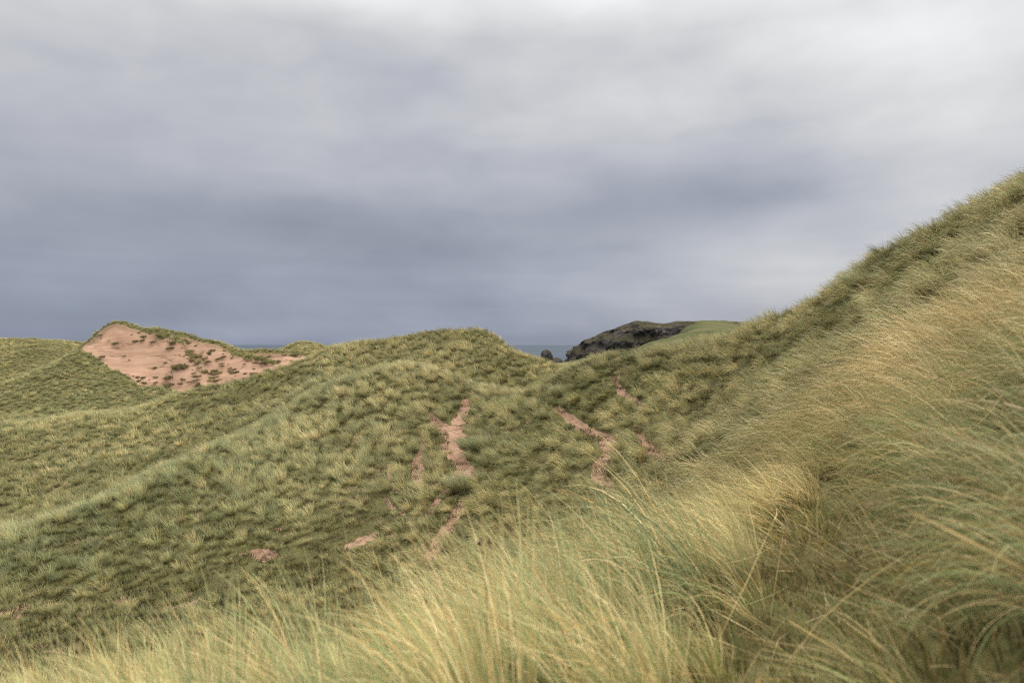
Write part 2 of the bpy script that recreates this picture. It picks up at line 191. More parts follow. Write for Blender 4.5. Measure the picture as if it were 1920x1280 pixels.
# grassy strips on the sand face
BANDS = [
    [(-49.9,102.7,0.32),(-47.1,99.2,0.46),(-44.3,96.4,0.6),(-41.3,94.1,0.51),(-39.7,92.3,0.29)],
    [(-52.5,101.9,0.64),(-48.2,100.3,0.47)],
    [(-44.9,101.7,0.4),(-41.6,100.6,0.63),(-37.3,97.6,0.38)],
    [(-40.2,100.5,0.31),(-35.7,97.2,0.46),(-33.0,95.1,0.45)],
]
GULLY = [(0.43, 1.3), (0.87, 2.4), (1.26, 3.4), (1.8, 4.6), (2.65, 5.3), (2.54, 4.4), (1.83, 3.2), (1.41, 2.4), (0.91, 1.5)]
VEG = [
    (-19.94, 22, 0.25, 0.25, 0.246, 0.3, 0.7, 0, 1.0),
    (-14.25, 19, 0.26, 0.25, 0.23, 0.4, 0.7, 0, 0.85),
    (-10.31, 20, 0.26, 0.25, 0.213, 0.2, 0.6, 0, 0.8),
    (-7.55, 21, 0.24, 0.25, 0.23, 0.15, 0.5, 0, 0.8),
    (-5.57, 23, 0.24, 0.3, 0.23, 0.15, 0.45, 0, 0.8),
    (-4.78, 17, 0.24, 0.3, 0.246, 0.15, 0.6, 0, 0.85),
    (-11.44, 24, 0.42, 0.3, 0.227, 0.7, 0.8, 0, 1.0),
    (-8.65, 27, 0.4, 0.3, 0.248, 0.6, 0.8, 0, 1.0),
    (-16.12, 24, 0.45, 0.3, 0.193, 0.85, 0.95, 0, 1.0),
    (-20.25, 27, 0.55, 0.35, 0.207, 0.82, 0.86, 0, 1.12),
    (-18.35, 29, 0.56, 0.35, 0.22, 0.82, 0.86, 0, 1.12),
    (-15.98, 31, 0.56, 0.35, 0.241, 0.85, 1, 0, 1.14),
    (-14.88, 34, 0.55, 0.35, 0.276, 0.85, 1, 0, 1.14),
    (-12.94, 36, 0.55, 0.4, 0.289, 0.85, 1, 0, 1.14),
    (-10.55, 37.5, 0.55, 0.4, 0.331, 0.7999999999999999, 1, 0, 1.14),
    (-6.53, 38, 0.55, 0.6, 0.427, 0.65, 1, 0, 1.14),
    (-3.27, 38, 0.5, 0.9, 0.482, 0.5, 1, 0, 1.0),
    (-0.29, 37, 0.5, 1, 0.517, 0.5, 1, 0, 1.0),
    (-12.35, 31, 0.5, 0.3, 0.234, 0.85, 0.9, 0, 1.1),
    (-8.72, 31, 0.55, 0.3, 0.248, 0.7999999999999999, 0.9, 0, 1.1),
    (-6.0, 32, 0.6, 0.3, 0.262, 0.75, 0.9, 0, 1.05),
    (-4.22, 27, 0.5, 0.35, 0.276, 0.44999999999999996, 0.7, 20, 1.0),
    (-2.84, 33, 0.6, 0.7, 0.31, 0.6, 0.95, 30, 1.0),
    (-0.63, 27, 0.5, 0.6, 0.207, 0.6, 0.95, 30, 1.0),
    (-1.03, 22, 0.42, 0.7, 0.312, 0.2, 0.9, 30, 1.0),
    (-26.25, 35, 0.45, 0.3, 0.276, 0.5, 0.9, 0, 1.0),
    (-37.5, 50, 0.55, 0.4, 0.344, 0.44999999999999996, 1, 0, 0.95),
    (-28.48, 45, 0.55, 0.4, 0.344, 0.44999999999999996, 1, 0, 0.92),
    (-21.66, 42, 0.55, 0.4, 0.317, 0.44999999999999996, 1, 0, 0.9),
    (-31.62, 57, 0.55, 0.4, 0.379, 0.44999999999999996, 1, 0, 1.12),
    (-38.97, 58, 0.55, 0.4, 0.379, 0.44999999999999996, 1, 0, 1.12),
    (-24.06, 55, 0.55, 0.4, 0.344, 0.44999999999999996, 1, 0, 1.0),
    (-16.02, 50, 0.55, 0.4, 0.331, 0.55, 1, 0, 1.0),
    (-30.5, 64, 0.5, 0.4, 0.31, 0.4, 1, 0, 1.0),
    (-3.75, 60, 0.6, 0.8, 0.455, 0.15000000000000002, 1, -10, 1.0),
    (-9.35, 57, 0.6, 0.8, 0.427, 0.2, 1, -10, 1.0),
    (-2.48, 53, 0.6, 0.7, 0.427, 0.30000000000000004, 1, -10, 1.0),
    (1.78, 57, 0.5, 0.7, 0.517, 0.30000000000000004, 1, 0, 1.0),
    (-16.88, 60, 0.5, 0.5, 0.344, 0.30000000000000004, 1, 0, 1.0),
    (-56.25, 75, 0.45, 0.3, 0.276, 0.44999999999999996, 1, 0, 1.0),
    (-49.36, 78, 0.45, 0.3, 0.241, 0.65, 1, 0, 1.0),
    (-71.25, 95, 0.45, 0.3, 0.289, 0.44999999999999996, 1, 0, 1.0),
    (-60.38, 92, 0.45, 0.3, 0.262, 0.6, 1, 0, 1.0),
    (-46.59, 84, 0.45, 0.3, 0.207, 0.5, 1, 0, 1.0),
    (-57.75, 96, 0.4, 0.3, 0.234, 0.4, 1, 0, 1.0),
    (-93.75, 125, 0.4, 0.3, 0.31, 0.30000000000000004, 1, 0, 1.0),
    (-53.62, 104, 0.4, 0.4, 0.31, 0.2, 1, 0, 1.0),
    (-37.02, 103, 0.4, 0.4, 0.31, 0.2, 1, 0, 1.0),
    (-36.56, 120, 0.4, 0.4, 0.413, 0.2, 1, 0, 1.0),
    (1.03, 33, 0.6, 0.7, 0.289, 0.5, 1, 20, 1.0),
    (3.72, 34, 0.55, 0.8, 0.427, 0.55, 1, 10, 1.0),
    (6.19, 33, 0.6, 0.8, 0.427, 0.6, 1, 10, 1.0),
    (2.72, 29, 0.55, 0.9, 0.22, 0.25, 1, 35, 1.0),
    (1.88, 24, 0.5, 0.9, 0.22, 0.22, 1, 35, 1.0),
    (0.62, 20, 0.42, 0.8, 0.328, 0.1, 0.95, 30, 1.0),
    (4.59, 28, 0.55, 0.9, 0.289, 0.2, 1, 35, 1.0),
    (4.5, 24, 0.55, 0.9, 0.262, 0.25, 1, 35, 1.0),
    (7.7, 29, 0.6, 0.9, 0.358, 0.30000000000000004, 1, 30, 1.0),
    (9.28, 27, 0.6, 0.9, 0.379, 0.25, 1, 25, 1.0),
    (5.84, 22, 0.6, 0.9, 0.312, 0.1, 1, 30, 0.82),
    (9.28, 22, 0.65, 0.9, 0.344, 0.15, 1, 20, 1.0),
    (10.62, 20, 0.65, 0.9, 0.344, 0.2, 1, 20, 1.0),
    (11.16, 17, 0.65, 1, 0.312, 0.2, 1, 20, 1.0),
    (11.25, 15, 0.65, 1, 0.312, 0.2, 1, 20, 1.0),
    (5.16, 15, 0.7, 0.9, 0.279, 0.12, 1, 20, 0.78),
    (3.64, 9.5, 0.7, 0.95, 0.295, 0.12, 1, 15, 0.72),
    (3.18, 11, 0.6, 0.9, 0.295, 0.15, 1, 20, 0.78),
    (2.87, 7.5, 0.6, 0.8, 0.295, 0.15, 1, 20, 0.75),
    (6.0, 12, 0.75, 1, 0.328, 0.15, 1, 10, 0.85),
    (6.56, 10, 0.6, 1, 0.41, 0.12, 1, 5, 0.85),
    (4.32, 7, 0.8, 1, 0.738, 0.15, 1, 0, 1.0),
    (3.61, 5.5, 0.85, 1, 0.697, 0.2, 1, 0, 1.0),
    (9.75, 13, 0.6, 1, 0.344, 0.12, 1, 10, 0.85),
    (7.12, 9.5, 0.62, 1, 0.41, 0.15, 1, 5, 0.88),
    (7.5, 15, 0.6, 1, 0.344, 0.12, 1, 15, 0.85),
    (4.5, 6, 0.85, 1, 0.738, 0.2, 1, 0, 1.0),
    (4.0, 8, 0.65, 1, 0.344, 0.15, 1, 5, 0.78),
    (4.43, 10.5, 0.6, 1, 0.295, 0.12, 1, 15, 0.75),
    (5.31, 10, 0.6, 1, 0.344, 0.12, 1, 10, 0.82),
    (2.9, 6.4, 0.55, 0.9, 0.344, 0.15, 1, 0, 0.8),
    (2.25, 12, 0.5, 0.9, 0.312, 0.2, 1, 20, 0.85),
    (0.38, 12, 0.5, 0.7, 0.394, 0.25, 1, 15, 1.0),
    (-1.5, 12, 0.4, 0.5, 0.369, 0.25, 0.95, 10, 1.0),
    (1.59, 7, 0.62, 0.8, 0.328, 0.35, 1, 0, 0.85),
    (2.46, 7.5, 0.6, 0.9, 0.295, 0.2, 1, 10, 0.78),
    (0.49, 7, 0.65, 0.8, 0.41, 0.45, 1, 0, 1.0),
    (-0.38, 8, 0.5, 0.6, 0.41, 0.4, 1, 0, 1.0),
    (-4.31, 12, 0.3, 0.4, 0.369, 0.2, 0.8, 0, 1.0),
    (-8.06, 12, 0.3, 0.4, 0.394, 0.2, 0.8, 0, 1.0),
    (-3.61, 7, 0.35, 0.4, 0.426, 0.3, 0.9, 0, 1.0),
    (-5.8, 7, 0.45, 0.4, 0.426, 0.3, 0.9, 0, 1.0),
    (-1.7, 7, 0.45, 0.5, 0.41, 0.4, 1, 0, 1.0),
    (-2.98, 3.6, 0.6, 0.4, 0.336, 0.45, 1, 0, 1.0),
    (-2.42, 3.6, 0.58, 0.4, 0.348, 0.45, 1, 0, 1.0),
    (-1.72, 3.6, 0.52, 0.4, 0.336, 0.45, 1, 0, 1.0),
    (-0.98, 3.5, 0.64, 0.45, 0.29, 0.6, 1, 0, 1.12),
    (-0.3, 3.5, 0.68, 0.55, 0.267, 0.7, 1, 0, 1.12),
    (0.39, 3.6, 0.92, 0.6, 0.267, 0.65, 1, 0, 1.12),
    (0.98, 3.7, 1.05, 0.6, 0.232, 0.75, 1, 0, 1.0),
    (1.22, 3.8, 1.0, 0.6, 0.244, 0.7, 1, 0, 1.0),
    (1.13, 5, 0.85, 0.7, 0.369, 0.6, 1, 0, 1.0),
    (0.98, 3.0, 0.75, 0.5, 0.29, 0.4, 1, 0, 1.0),
    (-0.67, 2.4, 0.62, 0.4, 0.29, 0.5, 1, 0, 1.0),
    (-1.8, 2.4, 0.6, 0.4, 0.319, 0.45, 1, 0, 1.0),
    (0.36, 2.4, 0.8, 0.5, 0.29, 0.5, 1, 0, 1.12),
    (1.27, 3.0, 0.16, 0.6, 0.232, 0.1, 0.25, 0, 1.0),
    (1.43, 3.6, 0.2, 0.6, 0.29, 0.2, 0.35, 0, 1.0),
    (1.27, 2.7, 0.16, 0.6, 0.232, 0.1, 0.2, 0, 1.0),
    (1.34, 2.6, 0.25, 0.8, 0.232, 0.2, 0.4, 0, 1.0),
    (0.93, 2.2, 0.16, 0.5, 0.232, 0.1, 0.2, 0, 1.0),
    (2.06, 4.4, 0.22, 0.6, 0.29, 0.1, 0.4, 0, 1.0),
    (1.09, 2.4, 0.16, 0.6, 0.232, 0.1, 0.2, 0, 1.0),
    (1.58, 3.2, 0.2, 0.7, 0.244, 0.1, 0.35, 0, 1.0),
    (1.78, 4.0, 0.26, 0.6, 0.29, 0.1, 0.8, 0, 1.0),
    (2.19, 5.2, 0.42, 0.6, 0.476, 0.15, 1, 0, 1.0),
    (2.39, 6.5, 0.55, 0.7, 0.41, 0.3, 1, 0, 1.0),
    (2.7, 5, 0.55, 0.9, 0.369, 0.2, 1, 0, 0.9),
    (1.9, 3.2, 0.42, 1, 0.197, 0.2, 0.85, 0, 0.62),
    (2.09, 3.0, 0.74, 1, 0.174, 0.25, 0.95, 0, 0.62),
    (1.65, 2.2, 0.78, 1, 0.174, 0.25, 0.95, 0, 0.62),
    (1.27, 2.2, 0.3, 1, 0.209, 0.1, 0.8, 0, 0.8),
    (2.79, 3, 0.85, 1, 0.197, 0.25, 1, 0, 0.7),
    (2.78, 4.0, 0.85, 1, 0.244, 0.25, 1, 0, 0.8),
    (2.55, 4.3, 0.7, 1, 0.261, 0.2, 1, 0, 0.9),
]
HEADLAND = [(75.2, 770, 3.6), (59.3, 730, 3.4), (52.8, 690, 0.5), (53.6, 660, 3.1), (61.2, 642, 8.5), (69.3, 634, 13.4), (82.6, 622, 16.5), (94.7, 612, 19.1), (100.4, 606, 21.8), (111.3, 606, 22.3), (120.9, 607, 20.4), (132.1, 604, 19.8), (141.6, 600, 21.6), (151.2, 590, 21.2), (156.8, 580, 19.5), (144.3, 540, 15.2), (123.3, 490, 9.6), (106.2, 450, 4.9), (91.9, 420, 0.0), (71.2, 380, -6.5)]
LIME = [(133.4, 13.9, 7), (136.3, 10.0, 5), (130.0, 11.5, 4), (108.9, 18.0, 2)]
TUSSOCKS = [(-1.73, 24.02, 0.85, 0.42, 0.5, 0.3, 0.55, 1.05, 'blue-green marram tussock standing between the two arms of the main sand path'), (8.55, 30.22, 0.8, 0.55, 0.9, 0.35, 0.05, 1.0, 'rounded olive green tussock leaning left just under the rim of the right slope'), (11.29, 22.16, 0.7, 0.5, 0.6, 0.25, 1.0, 1.35, 'pale silvery green tussock on the skyline of the steep right slope'), (2.2, 32.03, 0.8, 0.3, 0.4, 0.25, 0.5, 1.1, 'upright green tussock at the top end of the thin sand path on the right'), (-1.24, 28.76, 0.8, 0.8, 0.6, 0.2, 0.75, 1.0, 'broad silvery green tussock beside the widest part of the sand path')]
ROCKS = [('sea_stack', (32.5, 640, 5.8, -5.0, -31, 3.0, -0.12, 1.0), 'dark sea stack standing in the water just left of the headland cliff'), ('skerry', (41.5, 640, 6.5, -12.6, -31, 8.0, 0.0, 1.2), 'low dark rock between the sea stack and the headland cliff')]
# ---------------------------------------------------------------- terrain maths (metres, camera eye at the origin)
def _hash(ix, iy, seed):
    h = (ix.astype(np.int64)*374761393 + iy.astype(np.int64)*668265263 + seed*1442695041) & 0xffffffff
    h = ((h ^ (h >> 13))*1274126177) & 0xffffffff
    return ((h ^ (h >> 16)) & 0xffff)/65535.0
def vnoise(x, y, seed=0):
    ix = np.floor(x); iy = np.floor(y); fx = x-ix; fy = y-iy
    fx = fx*fx*fx*(fx*(fx*6-15)+10); fy = fy*fy*fy*(fy*(fy*6-15)+10)
    a = _hash(ix, iy, seed); b = _hash(ix+1, iy, seed); c = _hash(ix, iy+1, seed); d = _hash(ix+1, iy+1, seed)
    return (a*(1-fx)+b*fx)*(1-fy)+(c*(1-fx)+d*fx)*fy
def fbm(x, y, seed=0, octs=4):
    s = 0; a = 0.5; t = 0
    for k in range(octs):
        s = s+a*vnoise(x*2**k+17.3*k, y*2**k-9.1*k, seed+k); t += a; a *= 0.5
    return s/t-0.5
SEA = -28.0
_P = np.array(TERRAIN, float)
_r = np.hypot(_P[:, 0], _P[:, 1]); _a = np.arctan2(_P[:, 0], _P[:, 1])
KA, KR = 4.0, 2.2
_Q = np.stack([_a*KA, np.log(_r)*KR], 1)
def _ker(A, B):
    d2 = ((A[:, None, :]-B[None, :, :])**2).sum(2)
    return 0.5*d2*np.log(d2+1e-9)
def _fit():
    n = len(_Q); K = _ker(_Q, _Q)+np.eye(n)*0.002
    P = np.hstack([np.ones((n, 1)), _Q])
    M = np.zeros((n+3, n+3)); M[:n, :n] = K; M[:n, n:] = P; M[n:, :n] = P.T
    v = np.zeros(n+3); v[:n] = _P[:, 2]/_r
    return np.linalg.solve(M, v)
_W = _fit()
def _elev(a, lr):
    out = np.empty(a.shape); A = a.ravel(); L = lr.ravel(); o = out.ravel(); n = len(_Q)
    for i in range(0, len(A), 20000):
        q = np.stack([A[i:i+20000]*KA, L[i:i+20000]*KR], 1)
        o[i:i+20000] = _ker(q, _Q)@_W[:n]+_W[n]+q@_W[n+1:]
    return o.reshape(a.shape)
def sstep(x, a, b):
    t = np.clip((x-a)/(b-a), 0, 1); return t*t*(3-2*t)
def height(x, y, detail=True):
    x = np.asarray(x, float); y = np.asarray(y, float)
    r = np.hypot(x, y)+1e-6; a = np.arctan2(x, y); R = np.clip(r, 2.0, 900)
    am = 0.84
    e = _elev(np.clip(a, -am, am), np.log(R))
    w = sstep(np.abs(a), 1.2, 2.9)                       # behind the viewer: one smooth shoulder of the dune
    z = e*R
    z = z*(1-w)+w*(-1.4-0.10*np.clip(r, 0, 200))
    z = np.where(r < 2.0, -1.42+(z+1.42)*(r/2.0), z)
    z = np.where(r > 350, np.minimum(z, 20.6-1.2*np.exp(-np.clip(22-z, 0, 9)/2)), z)   # flat coastal plateau
    if detail:
        amp = np.clip(r*0.012, 0.02, 0.45)
        z = z+amp*2.0*fbm(x/(1.2+amp*9), y/(1.2+amp*9), 5, 3)*np.where(r > 6, 1, 0.6)
    lo = SEA-6
    return np.where(z < lo, lo, z)
def poly_dist(x, y, pts):
    # signed distance to a closed polygon, negative inside
    d = np.full(x.shape, 1e9); ins = np.zeros(x.shape, bool); n = len(pts)
    for i in range(n):
        x0, y0 = pts[i][:2]; x1, y1 = pts[(i+1) % n][:2]
        t = np.clip(((x-x0)*(x1-x0)+(y-y0)*(y1-y0))/((x1-x0)**2+(y1-y0)**2+1e-9), 0, 1)
        d = np.minimum(d, np.hypot(x-x0-t*(x1-x0), y-y0-t*(y1-y0)))
        c = ((y0 > y) != (y1 > y)) & (x < (x1-x0)*(y-y0)/(y1-y0+1e-12)+x0)
        ins ^= c
    return np.where(ins, -d, d)
def line_dist(x, y, pts):
    # distance to a polyline divided by its local half width
    d = np.full(x.shape, 1e9)
    for i in range(len(pts)-1):
        x0, y0, w0 = pts[i]; x1, y1, w1 = pts[i+1]
        t = np.clip(((x-x0)*(x1-x0)+(y-y0)*(y1-y0))/((x1-x0)**2+(y1-y0)**2+1e-9), 0, 1)
        d = np.minimum(d, np.hypot(x-x0-t*(x1-x0), y-y0-t*(y1-y0))/(w0+(w1-w0)*t))
    return d
def sand_paths(x, y):
    m = np.zeros(x.shape); n = 0.9*fbm(x*1.7, y*1.7, 40, 3)+0.7*fbm(x*5, y*5, 44, 2)
    for p in PATHS:
        px = np.array(p); q = (x > px[:, 0].min()-2) & (x < px[:, 0].max()+2) & (y > px[:, 1].min()-2) & (y < px[:, 1].max()+2)
        if q.any():
            d = line_dist(x[q], y[q], p)+n[q]
            m[q] = np.maximum(m[q], 1-sstep(d, 0.8, 1.25))
    return m
def gully(x, y):
    return 1-sstep(poly_dist(x, y, GULLY)+0.5*fbm(x*2, y*2, 55, 3), -0.15, 0.35)
def sand_face(x, y):
    d = poly_dist(x, y, FACE)+2.2*fbm(x/3, y/3, 50, 3)
    m = 1-sstep(d, -0.5, 0.1)
    return m
# ---------------------------------------------------------------- helpers
def tag(o, label=None, cat=None, group=None, kind=None):
    if label: o['label'] = label
    if cat: o['category'] = cat
    if group: o['group'] = group
    if kind: o['kind'] = kind
    return o
def mesh_from(name, verts, quads, attrs=None, mat=None, smooth=True, tris=None):
    me = bpy.data.meshes.new(name)
    verts = np.asarray(verts, np.float32); quads = np.asarray(quads, np.int32)
    nq = len(quads); me.vertices.add(len(verts)); me.vertices.foreach_set('co', verts.ravel())
    loops = quads.ravel(); starts = np.arange(nq)*4
    if tris is not None and len(tris):
        tris = np.asarray(tris, np.int32); loops = np.concatenate([loops, tris.ravel()]); starts = np.concatenate([starts, nq*4+np.arange(len(tris))*3])
    me.loops.add(len(loops)); me.loops.foreach_set('vertex_index', loops.astype(np.int32))
    me.polygons.add(len(starts)); me.polygons.foreach_set('loop_start', starts.astype(np.int32))
    me.update(calc_edges=True)
    if smooth: me.polygons.foreach_set('use_smooth', np.ones(len(starts), bool))
    for k, v in (attrs or {}).items():
        if np.ndim(v) == 2 and np.shape(v)[1] == 3:
            a = me.attributes.new(k, 'FLOAT_VECTOR', 'POINT'); a.data.foreach_set('vector', np.asarray(v, np.float32).ravel()); continue
        a = me.attributes.new(k, 'FLOAT', 'POINT'); a.data.foreach_set('value', np.asarray(v, np.float32).ravel())
    if mat: me.materials.append(mat)
    me.validate(); return me
def obj(name, me, parent=None, loc=None):
    o = bpy.data.objects.new(name, me); scene.collection.objects.link(o)
    if parent: o.parent = parent
    if loc is not None: o.location = loc
    return o
def new_mat(name):
    m = bpy.data.materials.new(name); m.use_nodes = True; m.node_tree.nodes.clear(); return m, NT(m.node_tree)

# ---------------------------------------------------------------- vegetation fields (height m, wind bend, dryness, blue-green, cover), set by place
_V = np.array(VEG, float)
_va = np.arctan2(_V[:, 0], _V[:, 1]); _vr = np.log(np.hypot(_V[:, 0], _V[:, 1]))
def veg(x, y):
    a = np.arctan2(x, y)*4.5; lr = np.log(np.hypot(x, y)+1e-3)*3.0
    W = 0; S = 0
    for k in range(len(_V)):
        w = 1/(((a-_va[k]*4.5)**2+(lr-_vr[k]*3.0)**2)**1.6+0.002)
        W = W+w; S = S+w[..., None]*_V[k, 2:]
    return S/W[..., None]

# ---------------------------------------------------------------- materials
def grass_material(name, trans=0.18, soft=0.06, tip=(0.58, 0.52, 0.30), tipk=0.14):
    m, t = new_mat(name)
    rnd = t.attr('rnd'); hs = t.attr('hs')
    dry = t.attr('dry', 'INSTANCER'); gl = t.attr('glau', 'INSTANCER'); val = t.attr('val', 'INSTANCER')
    olive = t.mix(t.m('FRACT', t.m('MULTIPLY', rnd, 7.3)), (0.125, 0.150, 0.024), (0.25, 0.255, 0.048))
    blue = t.mix(t.m('FRACT', t.m('MULTIPLY', rnd, 5.7)), (0.155, 0.225, 0.100), (0.29, 0.365, 0.170))
    green = t.mix(gl, olive, blue)
    straw = t.mix(t.m('FRACT', t.m('MULTIPLY', rnd, 13.1)), (0.40, 0.275, 0.10), (0.60, 0.485, 0.25))
    isdry = t.rng(t.m('SUBTRACT', dry, rnd), -soft, soft)
    isdry = t.m('MAXIMUM', isdry, t.m('MULTIPLY', t.rng(hs, 0.60, 1.0), t.m('MULTIPLY', dry, 0.8)))   # withered tips
    c = t.mix(isdry, green, straw)
    orange = t.m('GREATER_THAN', t.m('FRACT', t.m('MULTIPLY', rnd, 31.7)), 0.95)
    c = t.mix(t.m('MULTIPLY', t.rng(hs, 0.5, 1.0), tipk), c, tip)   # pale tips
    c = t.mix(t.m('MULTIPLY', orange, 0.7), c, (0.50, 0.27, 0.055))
    c = t.mix(t.m('MULTIPLY', t.rng(hs, 0.50, 0.08), 0.80), c, (0.065, 0.052, 0.024))    # brown dead sheaths, with the tuft's self-shadow painted in at the base
    vv = t.n('ShaderNodeCombineColor')
    for i in range(3): t.link(val, vv.inputs[i])
    c = t.mix(1.0, c, vv.outputs[0], 'MULTIPLY')
    p = t.n('ShaderNodeBsdfPrincipled'); t.link(c, p.inputs['Base Color']); p.inputs['Roughness'].default_value = 0.55
    p.inputs['Specular IOR Level'].default_value = 0.25
    # blades share part of the rounded form of their tussock
    na = t.n('ShaderNodeAttribute'); na.attribute_name = 'form'
    vt = t.n('ShaderNodeVectorTransform', vector_type='VECTOR', convert_from='OBJECT', convert_to='WORLD'); t.link(na.outputs['Vector'], vt.inputs[0])
    ge = t.n('ShaderNodeNewGeometry'); mv = t.n('ShaderNodeMix', data_type='VECTOR'); mv.inputs[0].default_value = 0.62
    t.link(ge.outputs['Normal'], mv.inputs[4]); t.link(vt.outputs[0], mv.inputs[5])
    nz = t.n('ShaderNodeVectorMath', operation='NORMALIZE'); t.link(mv.outputs[1], nz.inputs[0]); t.link(nz.outputs[0], p.inputs['Normal'])
    tr = t.n('ShaderNodeBsdfTranslucent'); t.link(c, tr.inputs[0])
    mx = t.n('ShaderNodeMixShader'); mx.inputs[0].default_value = trans
    t.link(p.outputs[0], mx.inputs[1]); t.link(tr.outputs[0], mx.inputs[2])
    o = t.n('ShaderNodeOutputMaterial'); t.link(mx.outputs[0], o.inputs[0])
    return m
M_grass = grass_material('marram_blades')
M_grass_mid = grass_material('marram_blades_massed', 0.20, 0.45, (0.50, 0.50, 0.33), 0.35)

def ground_material():
    m, t = new_mat('dune_ground')
    g = t.n('ShaderNodeNewGeometry'); P = g.outputs['Position']
    foot_ = t.attr('foot'); sand = t.attr('sand'); dry = t.attr('dryness'); rim = t.attr('rim'); far = t.attr('far'); gl = t.attr('blue')
    nA = t.noise(P, 0.9, 5, 0.6); nB = t.noise(P, 6.0, 4, 0.65); nC = t.noise(P, 40.0, 3, 0.6)
    turf = t.ramp(t.m('ADD', t.m('MULTIPLY', nA, 0.5), t.m('MULTIPLY', nB, 0.5)), [(0.30, (0.038, 0.030, 0.016)), (0.45, (0.058, 0.062, 0.020)), (0.56, (0.095, 0.098, 0.030)), (0.70, (0.14, 0.115, 0.052))])
    turf = t.mix(t.rng(nC, 0.35, 0.7, 0.0, 0.5), turf, (0.15, 0.115, 0.065))
    pasture = t.ramp(t.noise(P, 0.03, 5, 0.6), [(0.35, (0.050, 0.058, 0.020)), (0.5, (0.075, 0.080, 0.030)), (0.65, (0.11, 0.10, 0.045))])
    turf = t.mix(far, turf, pasture)
    mp = t.n('ShaderNodeMapping'); t.link(P, mp.inputs[0]); mp.inputs['Scale'].default_value = (0.25, 0.25, 1.6)
    st = t.noise(mp.outputs[0], 0.8, 5, 0.6, 0.5)
    sc = t.ramp(st, [(0.3, (0.25, 0.152, 0.099)), (0.5, (0.325, 0.203, 0.138)), (0.72, (0.41, 0.27, 0.19))])
    sc = t.mix(t.rng(nC, 0.3, 0.75, 0.0, 0.5), sc, (0.24, 0.145, 0.10))
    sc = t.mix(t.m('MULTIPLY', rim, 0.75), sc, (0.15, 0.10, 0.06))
    vein = t.m('MULTIPLY', t.rng(t.m('ABSOLUTE', t.m('SUBTRACT', t.noise(mp.outputs[0], 0.35, 4, 0.6, 0.8), 0.5)), 0.004, 0.016, 1.0, 0.0), t.rng(t.noise(P, 0.11, 2), 0.48, 0.56))
    sc = t.mix(t.m('MULTIPLY', vein, t.m('SUBTRACT', 1.0, foot_)), sc, (0.12, 0.075, 0.045))
    edge = t.rng(t.m('ADD', sand, t.m('MULTIPLY', t.m('SUBTRACT', nB, 0.5), 0.9)), 0.38, 0.56)
    spots = t.m('MULTIPLY', t.rng(t.m('MULTIPLY', t.noise(P, 1.7, 6, 0.7), t.noise(P, 0.45, 2, 0.5)), 0.335, 0.40), t.rng(far, 0.0, 0.4, 0.75, 0.0))
    edge = t.m('MAXIMUM', edge, spots)
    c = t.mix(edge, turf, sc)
    p = t.n('ShaderNodeBsdfPrincipled'); t.link(c, p.inputs['Base Color']); p.inputs['Roughness'].default_value = 0.95
    p.inputs['Specular IOR Level'].default_value = 0.1
    vo = t.n('ShaderNodeTexVoronoi', feature='SMOOTH_F1'); t.link(P, vo.inputs['Vector']); vo.inputs['Scale'].default_value = 3.6
    foot = t.m('MULTIPLY', t.rng(vo.outputs['Distance'], 0.0, 0.5), 0.22)
    hh = t.m('ADD', t.m('MULTIPLY', t.m('MULTIPLY', foot, edge), foot_), t.m('ADD', t.m('MULTIPLY', nB, 0.10), t.m('MULTIPLY', nC, 0.02)))
    hh = t.m('ADD', hh, t.m('MULTIPLY', t.noise(P, 0.6, 4, 0.6), t.m('MULTIPLY', far, 1.5)))
    b = t.n('ShaderNodeBump'); t.link(hh, b.inputs['Height']); b.inputs['Strength'].default_value = 0.8; b.inputs['Distance'].default_value = 1.0
    t.link(b.outputs[0], p.inputs['Normal'])
    o = t.n('ShaderNodeOutputMaterial'); t.link(p.outputs[0], o.inputs[0])
    return m
M_ground = ground_material()

